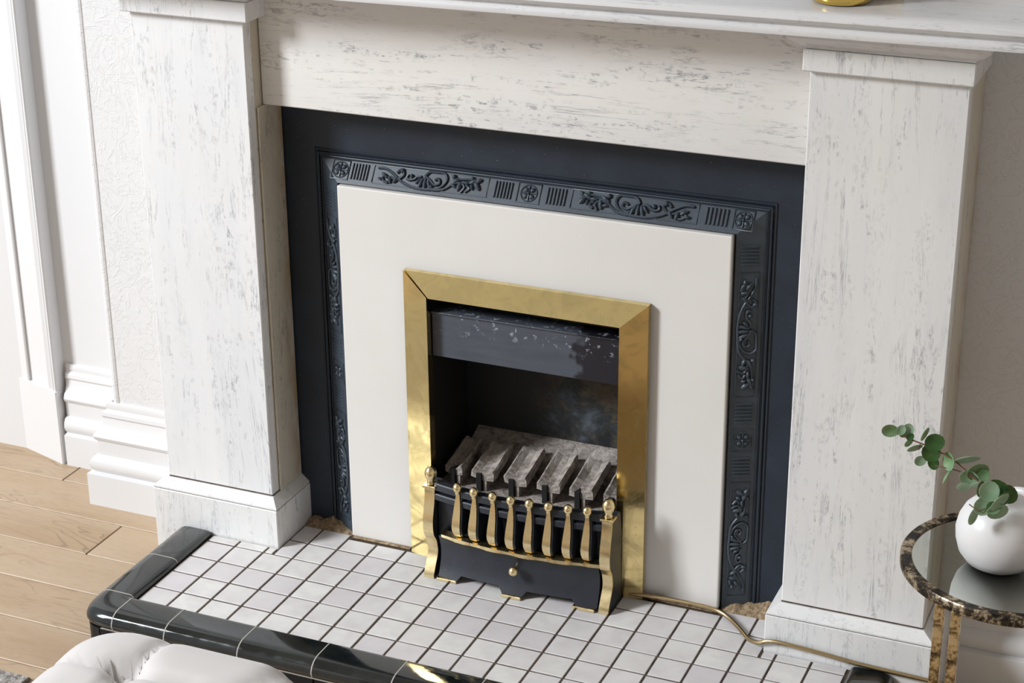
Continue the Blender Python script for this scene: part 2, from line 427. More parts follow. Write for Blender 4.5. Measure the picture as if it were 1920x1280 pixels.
# ------------------------------------------------------------------ marble mantelpiece
mp = thing('mantelpiece','white marble fireplace surround with grey streaks, two plain pillars and a deep shelf','mantelpiece',(4.9,.6,F))
def pillar(x0, x1, px0, px1, zp, m, cx0, cx1, cz0, inner):
    # plinth on the floor, bevelled base course, shaft, cap
    MB().box(px0,px1,-.6,WY-.02,F,zp,.025).build('plinth','marble_plain',mp)
    ch = MB(); a = (px0+.02,px1-.02,-.58); s_ = (x0-.03,x1+.03,-.28)
    R0 = [(a[0],a[2],zp+.025),(a[1],a[2],zp+.025),(a[1],WY-.02,zp+.025),(a[0],WY-.02,zp+.025)]
    R1 = [(a[0],a[2],zp+.07),(a[1],a[2],zp+.07),(a[1],WY-.02,zp+.07),(a[0],WY-.02,zp+.07)]
    R2 = [(s_[0],s_[2],zp+.30),(s_[1],s_[2],zp+.30),(s_[1],WY-.02,zp+.30),(s_[0],WY-.02,zp+.30)]
    ch.loops([R0,R1,R2]); ch.build('base_course','marble_plain',mp)
    zs = zp+.33
    MB().box(px0+.03,px1-.03,-.57,WY-.03,zp-.01,zp+.035).build('joint','grout',mp)
    MB().box(x0+.01,x1-.01,-.235,WY-.03,zp+.29,zs+.01).build('joint','grout',mp)
    MB().box(x0+.01,x1-.01,-.235,WY-.03,cz0-.04,cz0+.01).build('joint','grout',mp)
    MB().box(x0,x1,-.25,.12,zs,cz0-.03,.03).build('shaft',m,mp)
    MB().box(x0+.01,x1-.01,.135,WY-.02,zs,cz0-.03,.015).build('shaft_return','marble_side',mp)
    MB().box(cx0,cx1,-.5,WY-.02,cz0,cz0+.55,.03).build('capital',m,mp)
    # cavetto below the shelf
    pf = [(-.42,cz0+.56),(-.46,cz0+.62),(-.62,cz0+.72),(-.82,cz0+.88),(-.88,cz0+1.03),(.45,cz0+1.03),(.45,cz0+.56)]
    rings = []
    for (yy,zz) in pf[:5]:
        e = -(yy+.42)
        rings.append([(cx0+.04-e,yy,zz),(cx1-.04+e,yy,zz),(cx1-.04+e,WY-.02,zz),(cx0+.04-e,WY-.02,zz)])
    MB().loops(rings).build('cavetto','marble_shelf',mp)
pillar(-6.70,-3.0,-7.1,-2.69,1.24,'marble_l',-6.86,-2.74,16.22,1)
pillar(12.94,16.84,12.6,17.25,1.13,'marble_r',12.80,16.96,16.36,-1)
MB().box(-2.99,12.93,.5,WY-.02,13.66,17.32,.03).build('frieze','marble_h',mp)
# inner slips just inside the left pillar, below the frieze
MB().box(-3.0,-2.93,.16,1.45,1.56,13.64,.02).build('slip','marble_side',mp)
sh = [(1.9,17.31),(-1.28,17.31),(-1.40,17.33),(-1.43,17.42),(-1.40,17.52),(-1.31,17.56),(-1.31,17.60),(-1.45,17.64),(-1.55,17.74),(-1.52,17.86),(-1.42,17.93),(-1.2,17.95),(1.9,17.95)]
MB().loops([[(-8.2,y,z-.13) for y,z in sh],[(20.4,y,z+.19) for y,z in sh]]).build('shelf','marble_shelf',mp,True,angle=50)

# ------------------------------------------------------------------ cast iron insert
ci = thing('cast_iron_insert','black cast iron fireplace insert with raised scrollwork border inside the marble','fireplace insert',(4.9,1.5,0))
XI0, XI1, ZI = -1.0, 10.88, 11.40      # inner edge
XO0, XO1, ZO = -1.76, 11.66, 12.06     # outer edge of the sloping border
YI, YO = 1.06, 1.5
pl = MB()
pl.box(-2.985,XO0-.1,YO,YO+.12,0,13.65); pl.box(XO1+.1,12.93,YO,YO+.12,0,13.65); pl.box(XO0-.1,XO1+.1,YO,YO+.12,ZO+.1,13.65)
pl.build('back_plate','iron',ci)
def sl(p0,p1,q1,q0):   # sloping solid strip
    o_ = MB(); b0 = [p0,p1,q1,q0]; b1 = [(x,YO+.12,z) for x,_,z in b0]; o_.loops([b0,b1]); return o_
sl((XI0,YI,0),(XI0,YI,ZI),(XO0,YO,ZO),(XO0,YO,0)).build('border','iron_relief',ci)
sl((XI0,YI,ZI),(XI1,YI,ZI),(XO1,YO,ZO),(XO0,YO,ZO)).build('border','iron_relief',ci)
sl((XI1,YI,ZI),(XI1,YI,0),(XO1,YO,0),(XO1,YO,ZO)).build('border','iron_relief',ci)
# outer bead and step
for off, r, yy in ((.05,.055,YO-.02),(.16,.035,YO-.005),(-.06,.03,YO-.05)):
    MB().tube([(XO0-off,yy,0),(XO0-off,yy,ZO+off),(XO1+off,yy,ZO+off),(XO1+off,yy,0)],r,8,flat=None).build('bead','iron',ci,True)
# frames for relief: origin, along, across(inner->outer), normal
class Fr:
    def __init__(s, o_, u, v): s.o, s.u, s.v = Vector(o_), Vector(u).normalized(), Vector(v).normalized(); s.n = s.u.cross(s.v).normalized(); s.n = -s.n if s.n.y > 0 else s.n
    def p(s, a, b_, h=0): return tuple(s.o + s.u*a + s.v*b_ + s.n*h)
vt = Vector((0,YO-YI,ZO-ZI)); SW = vt.length
top = Fr((0,YI,ZI),(1,0,0),vt)
rgt = Fr((XI1,YI,0),(0,0,-1),Vector((XO1-XI1,YO-YI,0)))
lft = Fr((XI0,YI,0),(0,0,1),Vector((XO0-XI0,YO-YI,0)))
V0, V1 = .12, SW-.12
def reeds(fr, a0, a1, n=6):
    o_ = MB()
    for i in range(n):
        a = a0+(a1-a0)*(i+.5)/n; hw = (a1-a0)/n*.27
        o_.loops([[fr.p(a-hw,V0+.03,0),fr.p(a+hw,V0+.03,0),fr.p(a+hw,V1-.03,0),fr.p(a-hw,V1-.03,0)],
                  [fr.p(a-hw*.3,V0+.06,.045),fr.p(a+hw*.3,V0+.06,.045),fr.p(a+hw*.3,V1-.06,.045),fr.p(a-hw*.3,V1-.06,.045)]])
    return o_.build('reeding','iron_relief',ci)
def framed(o_, fr, a0, a1, v0, v1, r=.018):
    o_.tube([fr.p(a0,v0,.01),fr.p(a1,v0,.01),fr.p(a1,v1,.01),fr.p(a0,v1,.01),fr.p(a0,v0,.01)],r,5)
def rosette(fr, a0, a1):
    o_ = MB(); framed(o_, fr, a0, a1, V0, V1)
    ca_, cv = (a0+a1)/2, (V0+V1)/2; R = min(a1-a0,V1-V0)/2*.86
    o_.tube([fr.p(ca_+R*math.cos(t_*PI/10),cv+R*math.sin(t_*PI/10),.01) for t_ in range(21)],.018,5)
    for k in range(4):
        th = k*PI/2+PI/4
        o_.blob(fr.p(ca_+R*.55*math.cos(th),cv+R*.55*math.sin(th),.01), fr.u*R*.36*math.cos(th)+fr.v*R*.36*math.sin(th), -fr.u*R*.30*math.sin(th)+fr.v*R*.30*math.cos(th), fr.n*.05)
        th += PI/4
        o_.tube([fr.p(ca_+R*.2*math.cos(th),cv+R*.2*math.sin(th),.03),fr.p(ca_+R*.9*math.cos(th),cv+R*.9*math.sin(th),.02)],.02,5)
    o_.blob(fr.p(ca_,cv,.03),fr.u*R*.2,fr.v*R*.2,fr.n*.06)
    return o_.build('rosette','iron_relief',ci,True,angle=60)
STEMS = [[(505,262),(560,270),(620,310),(690,370),(780,415),(880,430),(950,405),(985,350),(965,300),(915,278),(860,290),(835,325)],
         [(835,325),(865,345),(905,385),(940,375),(930,340),(905,350)],
         [(720,310),(712,335),(735,350),(765,345),(780,330),(810,325)],
         [(900,432),(970,420),(1030,375),(1060,345),(1130,340),(1180,350)],
         [(600,330),(650,350),(690,310),(665,275),(640,300)],
         [(545,330),(560,360),(590,372)],[(1090,440),(1110,400),(1080,370),(1040,372)],[(1120,435),(1145,410),(1120,385)]]
LEAVES = [(560,318,46,16,40),(600,350,44,16,80),(640,352,44,14,120),(535,345,30,12,20),(815,372,60,15,105),(842,378,62,15,88),(870,380,60,15,70),(795,358,44,13,130),(890,400,30,12,40),
          (1050,350,50,18,150),(1075,395,55,20,100),(1040,392,40,14,30),(1120,368,40,14,10),(1165,358,52,18,-25),(1192,390,56,20,60),(1200,350,40,16,-40),(1160,400,30,12,80),
          (675,283,24,22,0),(1030,322,22,20,0),(1155,333,22,16,0),(745,322,20,18,0)]
def scroll(fr, a0, a1, mirror=False, flip=False):
    o_ = MB(); framed(o_, fr, a0, a1, V0+.01, V1, .016); L = a1-a0; H = V1-V0
    def q(x, y):
        u_ = (x-500)/740; yt = 240+(x-500)*.115; yb = 378+(x-500)*.125; v_ = 1-(y-yt)/(yb-yt)
        if mirror: u_ = 1-u_
        return a0+L*(.03+.94*u_), V0+H*min(.97,max(.03,v_))
    for st in STEMS:
        P = ease([(*q(*p),0) for p in st], 3)
        o_.tube([fr.p(x_,y_,.02) for x_,y_,_ in P],.043,6)
    for x, y, l, w_, an in LEAVES:
        c_ = q(x,y); e = q(x+l*.5*math.cos(math.radians(an)), y+l*.5*math.sin(math.radians(an)))
        d = Vector((e[0]-c_[0], e[1]-c_[1])); dn = d.length
        if dn < 1e-4: continue
        d = d/dn; hl = L/740*l*.62; hw = L/740*w_*.85
        o_.blob(fr.p(c_[0],c_[1],.015), (fr.u*d.x+fr.v*d.y)*hl, (-fr.u*d.y+fr.v*d.x)*hw, fr.n*.085, 8, 3)
    return o_.build('scroll_relief','iron_relief',ci,True,angle=60)
rosette(top,-1.26,-.72)
rosette(top,4.52,5.20)
rosette(top,10.72,11.27)
reeds(top,-.66,-.08); scroll(top,.06,3.62); reeds(top,3.80,4.38); reeds(top,5.36,5.98); scroll(top,6.12,9.74,True); reeds(top,9.92,10.6)
for fr, s_ in ((rgt,-1),(lft,1)):
    def zz(a, b_): return (-b_,-a) if s_ < 0 else (a,b_)
    reeds(fr,*zz(10.5,11.1)); scroll(fr,*zz(6.68,10.3),s_>0); reeds(fr,*zz(5.86,6.52)); rosette(fr,*zz(5.02,5.70)); reeds(fr,*zz(4.22,4.86)); scroll(fr,*zz(.45,4.05),s_<0)

# ------------------------------------------------------------------ ivory back panel
bp = thing('back_panel','smooth ivory stone panel framing the brass gas fire','stone panel',(4.9,1.0,0))
pb = MB()
def ring(x0,x1,z1,y): return [(x0,y,0.02),(x0,y,z1),(x1,y,z1),(x1,y,0.02)]
pb.box(-.96,1.55,.93,1.22,.02,11.36,.04); pb.box(8.2,10.80,.93,1.22,.02,11.36,.04); 
pb.bm.free(); pb = MB()
outer = [(-.96,.02),(-.96,11.36),(10.80,11.36),(10.80,.02),(8.2,.02),(8.2,8.8),(1.55,8.8),(1.55,.02)]
pb.prism(outer,.93,1.22,'y')
bmesh.ops.bevel(pb.bm, geom=[e for e in pb.bm.edges], offset=.035*U, segments=2, affect='EDGES', profile=.5)
pb.build('slab','panel',bp)
MB().box(8.75,10.82,.78,.925,0.0,.13,.02).build('foot_strip','mortar',bp)
MB().box(-.9,1.1,.80,.925,0.0,.06,.02).build('foot_strip','mortar',bp)

# ------------------------------------------------------------------ gas fire (frame, hood, firebox, coals)
gf = thing('gas_fire','inset gas fire with a flat brass frame, dark hood and ceramic coal bars','gas fire',(4.9,1.5,0))
bx0,bx1,bz1 = 1.18,8.60,9.15; ix0,ix1,iz1 = 1.98,7.80,8.43; yo_, yi_ = .72,.60
def fb(p0,p1,q1,q0,t_=.13):
    o_ = MB(); A = [p0,p1,q1,q0]; B = [(x,.925,z) for x,y,z in A]; o_.loops([A,B])
    return o_
fb((bx0,yo_,.0),(bx0,yo_,bz1),(ix0-.03,yi_,iz1+.02),(ix0,yi_,.0)).build('brass_frame_left','brass',gf).name='frame_side'
fb((bx0+.06,yo_+.03,bz1),(bx1,yo_,bz1),(ix1,yi_,iz1),(ix0+.02,yi_+.02,iz1)).build('frame_top','brass',gf)
fb((bx1,yo_,.0),(bx1,yo_,bz1),(ix1,yi_,iz1),(ix1,yi_,.0)).build('frame_side','brass',gf)
hd = MB().box(1.97,7.72,.9,1.0,6.56,7.92,.015); hd.box(1.97,7.72,.86,1.6,7.90,7.95)
hd.build('hood','hood',gf)
MB().tube([(2.0,.85,7.94),(7.68,.85,7.94)],.022,6).build('hood_lip','hood',gf)
MB().box(1.6,8.15,3.35,3.45,1.0,8.75).build('firebox_back','soot',gf)
fx = MB(); fx.box(1.6,1.92,.94,3.35,1.0,8.75); fx.box(7.85,8.15,.94,3.35,1.0,8.75); fx.box(1.6,8.15,.94,3.35,8.5,8.75); fx.box(1.6,8.15,.94,3.45,.02,1.0)
fx.build('firebox','black',gf)
# tray and bars
MB().box(1.95,7.82,.62,3.33,2.0,2.35,.03).build('coal_tray','coal',gf)
bk = MB(); bk.loops([[(2.3,2.45,3.0),(7.83,2.45,3.0),(7.83,3.34,3.34),(2.3,3.34,3.34)],[(2.3,2.45,2.36),(7.83,2.45,2.36),(7.83,3.34,2.36),(2.3,3.34,2.36)]])
bk.build('coal_shelf','coal',gf)
for k, xl in enumerate((2.2,3.06,4.10,5.16,6.18,7.22)):
    o_ = MB(); rr = random.Random(k); w_ = (.56,.72,.72,.72,.72,.58)[k]; n = 6; rings = []
    for i in range(n+1):
        y = 1.08+1.5*i/n; z = 3.0+.3*i/n; j = lambda a=.03: rr.uniform(-a,a)
        dz = -.06*math.sin(PI*i/n)
        rings.append([(xl+j(),y,z-.24+j()),(xl+j(.01),y,z-.03),(xl+.06,y,z+j(.02)),(xl+w_*.35,y,z-.07+dz+j()),(xl+w_*.62,y,z-.08+dz+j()),(xl+w_-.05,y,z+j(.02)),(xl+w_,y,z-.05+j(.01)),(xl+w_+j(.02),y,z-.26+j()),(xl+w_*.5,y,z-.3)])
    bar = o_.loops(rings).build('coal_bar','coal',gf)
    MB().box(xl+.36,xl+.48,1.1,2.4,2.34,2.76,.01).build('bar_foot','coal',bar)
    MB().box(xl+.17,xl+.34,1.02,2.4,2.345,2.93,.01).build('slot_shade','black',bar)  # solid black strip standing in for the shaded gap beside the foot

# ------------------------------------------------------------------ fire fret standing on the hearth
ft = thing('fire_fret','brass and black cast fire fret with eight curved bars standing on the tiles','fire fret',(5.1,-.2,0))
PF = ease([(0,-.5,0),(.0,-.49,.15),(0,-.34,.42),(0,-.18,.74),(0,-.21,1.02),(0,-.27,1.2),(0,-.42,1.42),(0,-.48,1.7),(0,-.46,2.02),(0,-.36,2.4),(0,-.31,2.7),(0,-.31,2.92)],3)
for xa, xb in ((2.18,2.50),(7.70,8.00)):
    pr = [(y+.03,z) for _,y,z in PF]
    plate = MB().prism(pr+[(.12,2.92),(.3,2.96),(.42,2.85),(.5,2.5),(.56,2.2),(.55,1.4),(.58,.6),(.58,0)], xa+.02, xb-.01,'x').build('end_plate','iron_fret',ft)
    rb = MB(); rings = []
    for _,y,z in PF:
        rings.append([(xa,y,z),(xb,y,z),(xb,y+.05,z),(xa,y+.05,z)])
    rb.loops(rings).build('post','brass_cast',ft,True,angle=30)
    cc = (xa+xb)/2
    MB().box(xa-.05,xb+.05,-.38,-.02,2.90,2.98,.02).build('collar','brass_cast',ft)
    MB().lathe([(.02,0),(.12,.03),(.13,.08),(.10,.14),(.16,.24),(.19,.36),(.16,.48),(.09,.57),(.01,.60)],cc,-.2,14,2.97).build('finial','brass_cast',ft,True,angle=60)
    # brass foot block line
def bow(x): return -.30*(1-((x-5.08)/2.6)**2)
NX = 20; XS = [2.5+ (7.7-2.5)*i/NX for i in range(NX+1)]
for z0_, z1_, d0, nm in ((2.86,3.08,.16,'top_rail'),(2.55,2.74,.12,'lower_rail')):
    MB().loops([[(x,bow(x)-.30,z0_),(x,bow(x)-.30,z1_-.03),(x,bow(x)-.27,z1_),(x,bow(x)-.30+d0*1.6,z1_),(x,bow(x)-.30+d0*1.6,z0_)] for x in XS]).build(nm,'iron_fret',ft,True,angle=30)
MB().loops([[(x,bow(x)-.38-.03*math.sin(x*6),1.40),(x,bow(x)-.44-.03*math.sin(x*6),1.45),(x,bow(x)-.42,1.54),(x,bow(x)-.2,1.60),(x,bow(x)-.12,1.42)] for x in XS[1:]]).build('brass_rail','brass_cast',ft,True,angle=30)
for xc in (3.33,3.88,4.49,5.06,5.62,6.19,6.76,7.30):
    yb = bow(xc)-.34; rings = []; prof = [(3.02,0,.055),(2.9,.0,.06),(2.7,-.03,.085),(2.45,-.08,.105),(2.2,-.15,.12),(2.0,-.19,.125),(1.85,-.17,.12),(1.7,-.10,.105),(1.62,-.03,.09)]
    for z,dy,hw in prof: rings.append([(xc-hw,yb+dy,z),(xc+hw,yb+dy,z),(xc+hw,yb+dy+.05,z),(xc-hw,yb+dy+.05,z)])
    b0 = MB().loops(rings).build('bar','brass_cast',ft,True,angle=35)
    rings = [[(xc-hw*.6,yb+dy+.05,z),(xc+hw+.05,yb+dy+.04,z),(xc+hw+.07,yb+.30,z),(xc-hw*.6,yb+.30,z)] for z,dy,hw in prof]
    MB().loops(rings).build('bar_backing','iron_fret',b0)
    MB().lathe([(.02,-.02),(.08,.0),(.085,.05),(.12,.10),(.14,.18),(.12,.26),(.06,.32),(.01,.33)],xc,yb,12,3.0).build('bar_knob','brass_cast',b0,True,angle=60)
# apron with stepped lower edge
ap = MB(); NZ = 8; NXa = 40; xa0, xa1 = 2.62, 7.62
def zbot(x):
    for a, b_ in ((2.5,3.26),(4.72,5.38),(6.88,7.7)):
        if a <= x <= b_: return .09
    return .26
vv = []
for j in range(NZ+1):
    row = []
    for i in range(NXa+1):
        x = xa0+(xa1-xa0)*i/NXa; zb_ = zbot(x); s_ = j/NZ; z = zb_+(1.42-zb_)*s_
        zz_ = (z-.09)/1.33; y = -.22+bow(x)*.8 -.14*(1-zz_)**2*1.3 -.12*zz_**3 + .1*math.sin(PI*zz_)
        row.append(ap.bm.verts.new(W(x,y,z)))
    vv.append(row)
for j in range(NZ):
    for i in range(NXa): ap.bm.faces.new((vv[j][i],vv[j][i+1],vv[j+1][i+1],vv[j+1][i]))
r = bmesh.ops.extrude_face_region(ap.bm, geom=ap.bm.faces[:])
for v in [e for e in r['geom'] if isinstance(e, bmesh.types.BMVert)]: v.co.y += .06*U
ap.build('apron','iron_fret',ft,True,angle=50)
for a, b_ in ((2.6,3.24),(4.74,5.36),(6.9,7.58)):
    yy = -.40+bow((a+b_)/2)*.8
    MB().box(a,b_,yy-.08,yy+.1,0.0,.10,.02).build('foot','brass_cast',ft)
kb = MB().tube([(5.14,-.30,.92),(5.14,-.62,.92)],.05,8).build('knob_stem','brass_cast',ft)
MB().blob((5.14,-.68,.92),(.15,0,0),(0,.15,0),(0,0,.15),14,8).build('knob','brass_cast',ft,True,angle=80)
MB().box(2.52,7.68,-.1,.58,1.0,2.38).build('grate_back','iron_fret',ft)

# ------------------------------------------------------------------ hearth: tiles, kerb
ht = thing('hearth','raised hearth of small off-white square tiles with a glossy black kerb','hearth',(4.9,-2.5,F))
HB = MB(); HB.box(-5.9,15.95,-5.75,-.63,F,-.028); HB.box(-2.67,12.58,-.64,1.04,F,-.028); HB.box(-2.6,12.5,1.0,1.48,F,-.03); HB.build('hearth_bed','grout',ht)
tm = None
def tile_at(x0,x1,y0,y1):
    global tm
    gp = .034; full = abs(x1-x0-1)<.01 and abs(y1-y0-1)<.01
    if full and tm: 
        copy(tm, W((x0+x1)/2,(y0+y1)/2,-.045+random.uniform(-.006,.006)), ht, random.uniform(-.006,.006), random.uniform(-.006,.006)); return
    o_ = MB().box(x0+gp,x1-gp,y0+gp,y1-gp,-.09,0,.012).build('tile','tile',ht)
    if full: tm = o_
for i in range(-5,15):
    for j in range(-5,-1): tile_at(i,i+1,j,j+1)
for i in range(-5,15):
    x0, x1 = i, i+1
    if x1 <= -2.7 or x0 >= 12.6: tile_at(x0,x1,-1,-.62)
    elif x0 < -2.7 < x1: tile_at(x0,-2.69,-1,-.62); tile_at(-2.67,x1,-1,0)
    elif x0 < 12.6 < x1: tile_at(x0,12.58,-1,0); tile_at(12.6,x1,-1,-.62)
    else: tile_at(x0,x1,-1,0)
for i in range(-3,13):
    x0, x1 = max(i,-2.67), min(i+1,12.58)
    tile_at(x0,x1,0,1.0 if (x1 <= -.9 or x0 >= 10.9) else .74)
MT = MB(); rr = random.Random(3)
for xa, xb in ((-2.62,-1.0),(10.9,12.5)):
    n = 9; rings = []
    for i in range(n+1):
        x = xa+(xb-xa)*i/n; h = rr.uniform(.05,.22)
        rings.append([(x,1.0+rr.uniform(-.12,.02),-.03),(x,1.2,h*.8),(x,1.49,h+rr.uniform(0,.12)),(x,1.49,-.03)])
    MB().loops(rings).build('mortar_fillet','mortar',ht)
KP = [(0,-.1),(0,.04),(.03,.12),(.10,.165),(.2,.18),(.78,.185),(.92,.165),(1.05,.11),(1.15,.02),(1.21,-.10),(1.22,-.2),(1.18,-.30),(1.10,-.34),(1.05,-.34),(1.0,-.1)]
kx0, kx1, ky = -5.02, 15.07, -4.97
xj = [kx0+.02,-3.26,-.875,1.463,3.86,6.2,8.58,10.94,13.3,kx1-.02]
for a, b_ in zip(xj, xj[1:]):
    MB().loops([[(a+.015,ky-t_,z) for t_,z in KP],[(b_-.015,ky-t_,z) for t_,z in KP]]).build('kerb_tile','kerb',ht,True,angle=50)
yj = [ky+.02,-2.635,-.63]
for side, xx, s_ in ((0,kx0,-1),(1,kx1,1)):
    for a, b_ in zip(yj, yj[1:]):
        rg = [[(xx+s_*t_,a+.015,z) for t_,z in KP]]
        if b_ > -.7:
            rg.append([(xx+s_*t_,b_-.1,z) for t_,z in KP]); rg.append([(xx+s_*(.04+t_*.94),b_-.01,z if z<0 else z*.7) for t_,z in KP])
        else: rg.append([(xx+s_*t_,b_-.015,z) for t_,z in KP])
        MB().loops(rg).build('kerb_tile','kerb',ht,True,angle=50)
    rg = []
    for k in range(13):
        th = PI/2*k/12; c_, q_ = math.cos(th), math.sin(th); f = 1/((c_**3.2+q_**3.2)**(1/3.2)) if 0<k<12 else 1
        rg.append([(xx+s_*max(t_,.004)*c_*f, ky-max(t_,.004)*q_*f, z) for t_,z in KP])
    MB().loops(rg).build('kerb_corner','kerb',ht,True,angle=50)
# white joints + black riser
kj = MB()
for x in xj: kj.loops([[(x-.016,ky-t_-(.004 if t_>.5 else -.004),z+.004) for t_,z in KP[1:12]],[(x+.016,ky-t_-(.004 if t_>.5 else -.004),z+.004) for t_,z in KP[1:12]]],)
for y in yj[:2]:
    for xx, s_ in ((kx0,-1),(kx1,1)): kj.loops([[(xx+s_*(t_+(.004 if t_>.5 else -.004)),y-.016,z+.004) for t_,z in KP[1:12]],[(xx+s_*(t_+(.004 if t_>.5 else -.004)),y+.016,z+.004) for t_,z in KP[1:12]]])
kj.box(kx0-.4,kx1+.4,ky-1.125,ky-1.0,-.385,-.335); kj.build('joint','white_grout',ht)
def rr_ring(x0,x1,y0,y1,r,z,n=6):
    P = []
    for cx,cy,a0 in ((x1-r,y0+r,-PI/2),(x1-r,y1-r,0),(x0+r,y1-r,PI/2),(x0+r,y0+r,PI)):
        for k in range(n+1): P.append((cx+r*math.cos(a0+PI/2*k/n),cy+r*math.sin(a0+PI/2*k/n),z))
    return P
xr = [kx0-.5,-3.26,-.875,1.463,3.86,6.2,8.58,10.94,13.3,kx1+.5]
for a, b_ in zip(xr, xr[1:]):
    MB().box(a+.015,b_-.015,ky-1.12,ky-1.0,F,-.38,.02).build('riser_tile','riser',ht)
for xx, s_ in ((kx0,-1),(kx1,1)):
    for a, b_ in zip([ky-.5,-2.635],[-2.635,-.63]):
        q0, q1 = sorted((xx+s_*1.0, xx+s_*1.12)); MB().box(q0,q1,a+.015,b_-.015,F,-.38,.02).build('riser_tile','riser',ht)
    rg = []
    for z in (F,-.38):
        ringp = []
        for rad in (1.12,1.0):
            seq = range(9) if rad > 1.05 else range(8,-1,-1)
            for k in seq:
                th = PI/2*k/8; ringp.append((xx+s_*(.5+(rad-.5)*math.cos(th)), ky-.5-(rad-.5)*math.sin(th), z))
        rg.append(ringp)
    MB().loops(rg).build('riser_corner','riser',ht,True)

# ------------------------------------------------------------------ gas pipe
pp = ease([(8.2,.70,.12),(9.3,.72,.19),(10.4,.72,.19),(10.95,.68,.15),(11.35,.45,.1),(11.75,.05,.09),(12.1,-.35,.10),(12.45,-.62,.22),(12.9,-.69,.40),(14.0,-.69,.36),(15.2,-.69,.26),(16.3,-.69,.22),(17.5,-.69,.19)],5)
tag(MB().tube(pp,.062,10).build('gas_pipe','pipe',None,True,angle=80),'thin dull brass gas pipe bending along the hearth and right plinth','pipe')

# ------------------------------------------------------------------ gold vessels on the shelf
def gold(px, py, rad, label, dy=0):
    c = onZ(px,py,18.06)
    o = thing('votive_holder', label, 'votive holder', (c.x,c.y,18.06), 'gold votive holders on the marble shelf')
    MB().lathe([(rad*.80,0),(rad*.95,.04),(rad,.14),(rad*.97,.5),(rad*.95,1.1),(rad*.9,1.55),(rad*.86,1.55),(rad*.9,1.1),(rad*.9,.3),(rad*.5,.15)],c.x,c.y,32,18.06).build('cup','gold',o,True,angle=50)
    MB().lathe([(rad*.6,.16),(rad*.6,.7),(rad*.1,.72)],c.x,c.y,20,18.06).build('candle','ceramic',o,True)
gold(1578,2,.74,'larger gold votive holder, left of the two on the marble shelf')
gold(1653,-9,.55,'smaller gold votive holder behind, right of the two on the shelf')

# ------------------------------------------------------------------ side table with mirror top
TZ = 7.1
A3, B3, C3 = onZ(1690,1020,TZ), onZ(1806,957,TZ), onZ(1920,1160,TZ)
def circ(a,b_,c):
    ax,ay,bx,by,cx,cy = a.x,a.y,b_.x,b_.y,c.x,c.y
    d = 2*(ax*(by-cy)+bx*(cy-ay)+cx*(ay-by))
    ux = ((ax*ax+ay*ay)*(by-cy)+(bx*bx+by*by)*(cy-ay)+(cx*cx+cy*cy)*(ay-by))/d
    uy = ((ax*ax+ay*ay)*(cx-bx)+(bx*bx+by*by)*(ax-cx)+(cx*cx+cy*cy)*(bx-ax))/d
    return ux, uy, math.hypot(ax-ux, ay-uy)
tx, ty, tr = circ(A3,B3,C3)
tb = thing('side_table','round side table with inset mirror top and distressed gilt metal rim','side table',(tx,ty,F))
MB().lathe([(.05,0),(tr-.12,0),(tr-.12,.05),(.05,.05)],tx,ty,64,TZ-.10).build('mirror_top','mirror',tb,True,angle=30)
rp = []
for k in range(72):
    th = 2*PI*k/72; c_, s_ = math.cos(th), math.sin(th)
    rp.append([(tx+c_*r_,ty+s_*r_,z) for r_,z in ((tr-.26,TZ-.03),(tr-.23,TZ),(tr-.03,TZ),(tr,TZ-.04),(tr,TZ-.22),(tr-.03,TZ-.25),(tr-.23,TZ-.25),(tr-.26,TZ-.2))])
rp.append(rp[0])
MB().loops(rp,cap=False).build('rim','antique_dark',tb,True,angle=40)
def legpair(p):
    for px in p:
        q_ = px; MB().box(q_[0]-.105,q_[0]+.105,q_[1]-.105,q_[1]+.105,F+.1,TZ-.21,.012).build('leg','antique',tb)
l1, l2 = onZ(1767,1131,TZ-.25), onZ(1799,1143,TZ-.25)
def inside(p):
    v = Vector((p.x-tx,p.y-ty)); L = v.length; v = v*(min(L,tr-.11)/L); return (tx+v.x, ty+v.y)
P1, P2 = inside(l1), inside(l2); a1 = math.atan2(P1[1]-ty,P1[0]-tx); a2 = math.atan2(P2[1]-ty,P2[0]-tx)
for k in (0,122,162):
    for a in (a1,a2):
        th = a+math.radians(k); legpair([(tx+(tr-.11)*math.cos(th), ty+(tr-.11)*math.sin(th))])
rp = []
for k in range(49):
    th = 2*PI*k/48; rp.append([(tx+math.cos(th)*r_,ty+math.sin(th)*r_,z) for r_,z in ((tr-.2,F),(tr-.02,F),(tr-.02,F+.14),(tr-.2,F+.14))])
MB().loops(rp,cap=False).build('base_ring','antique',tb)

# ------------------------------------------------------------------ vase
vc = onZ(1869,1059,TZ-.05); vx, vy = vc.x, vc.y; VZ = TZ-.05
vs = thing('bud_vase','small round white ceramic vase with little side handles on the mirror table','vase',(vx,vy,VZ))
MB().lathe([(.30,0),(.50,.03),(.72,.16),(.88,.38),(.96,.66),(.98,.90),(.93,1.15),(.82,1.38),(.64,1.57),(.42,1.68),(.28,1.74),(.26,1.80),(.28,1.86),(.23,1.87),(.19,1.80),(.20,1.70),(.4,1.5),(.4,.4)],vx,vy,48,VZ).build('body','ceramic',vs,True,angle=70)
for s_ in (1,-1):
    d = Vector((math.cos(-.35), math.sin(-.35)))*s_ if s_ > 0 else Vector((-math.cos(-.35)*-.25, .95))
    hp = [(vx+d.x*r_,vy+d.y*r_,VZ+z) for r_,z in ((.24,1.95),(.48,2.0),(.66,1.86),(.68,1.62),(.62,1.46))]
    if s_ > 0: MB().tube(ease(hp,4),.095,10).build('handle','ceramic',vs,True,angle=80)

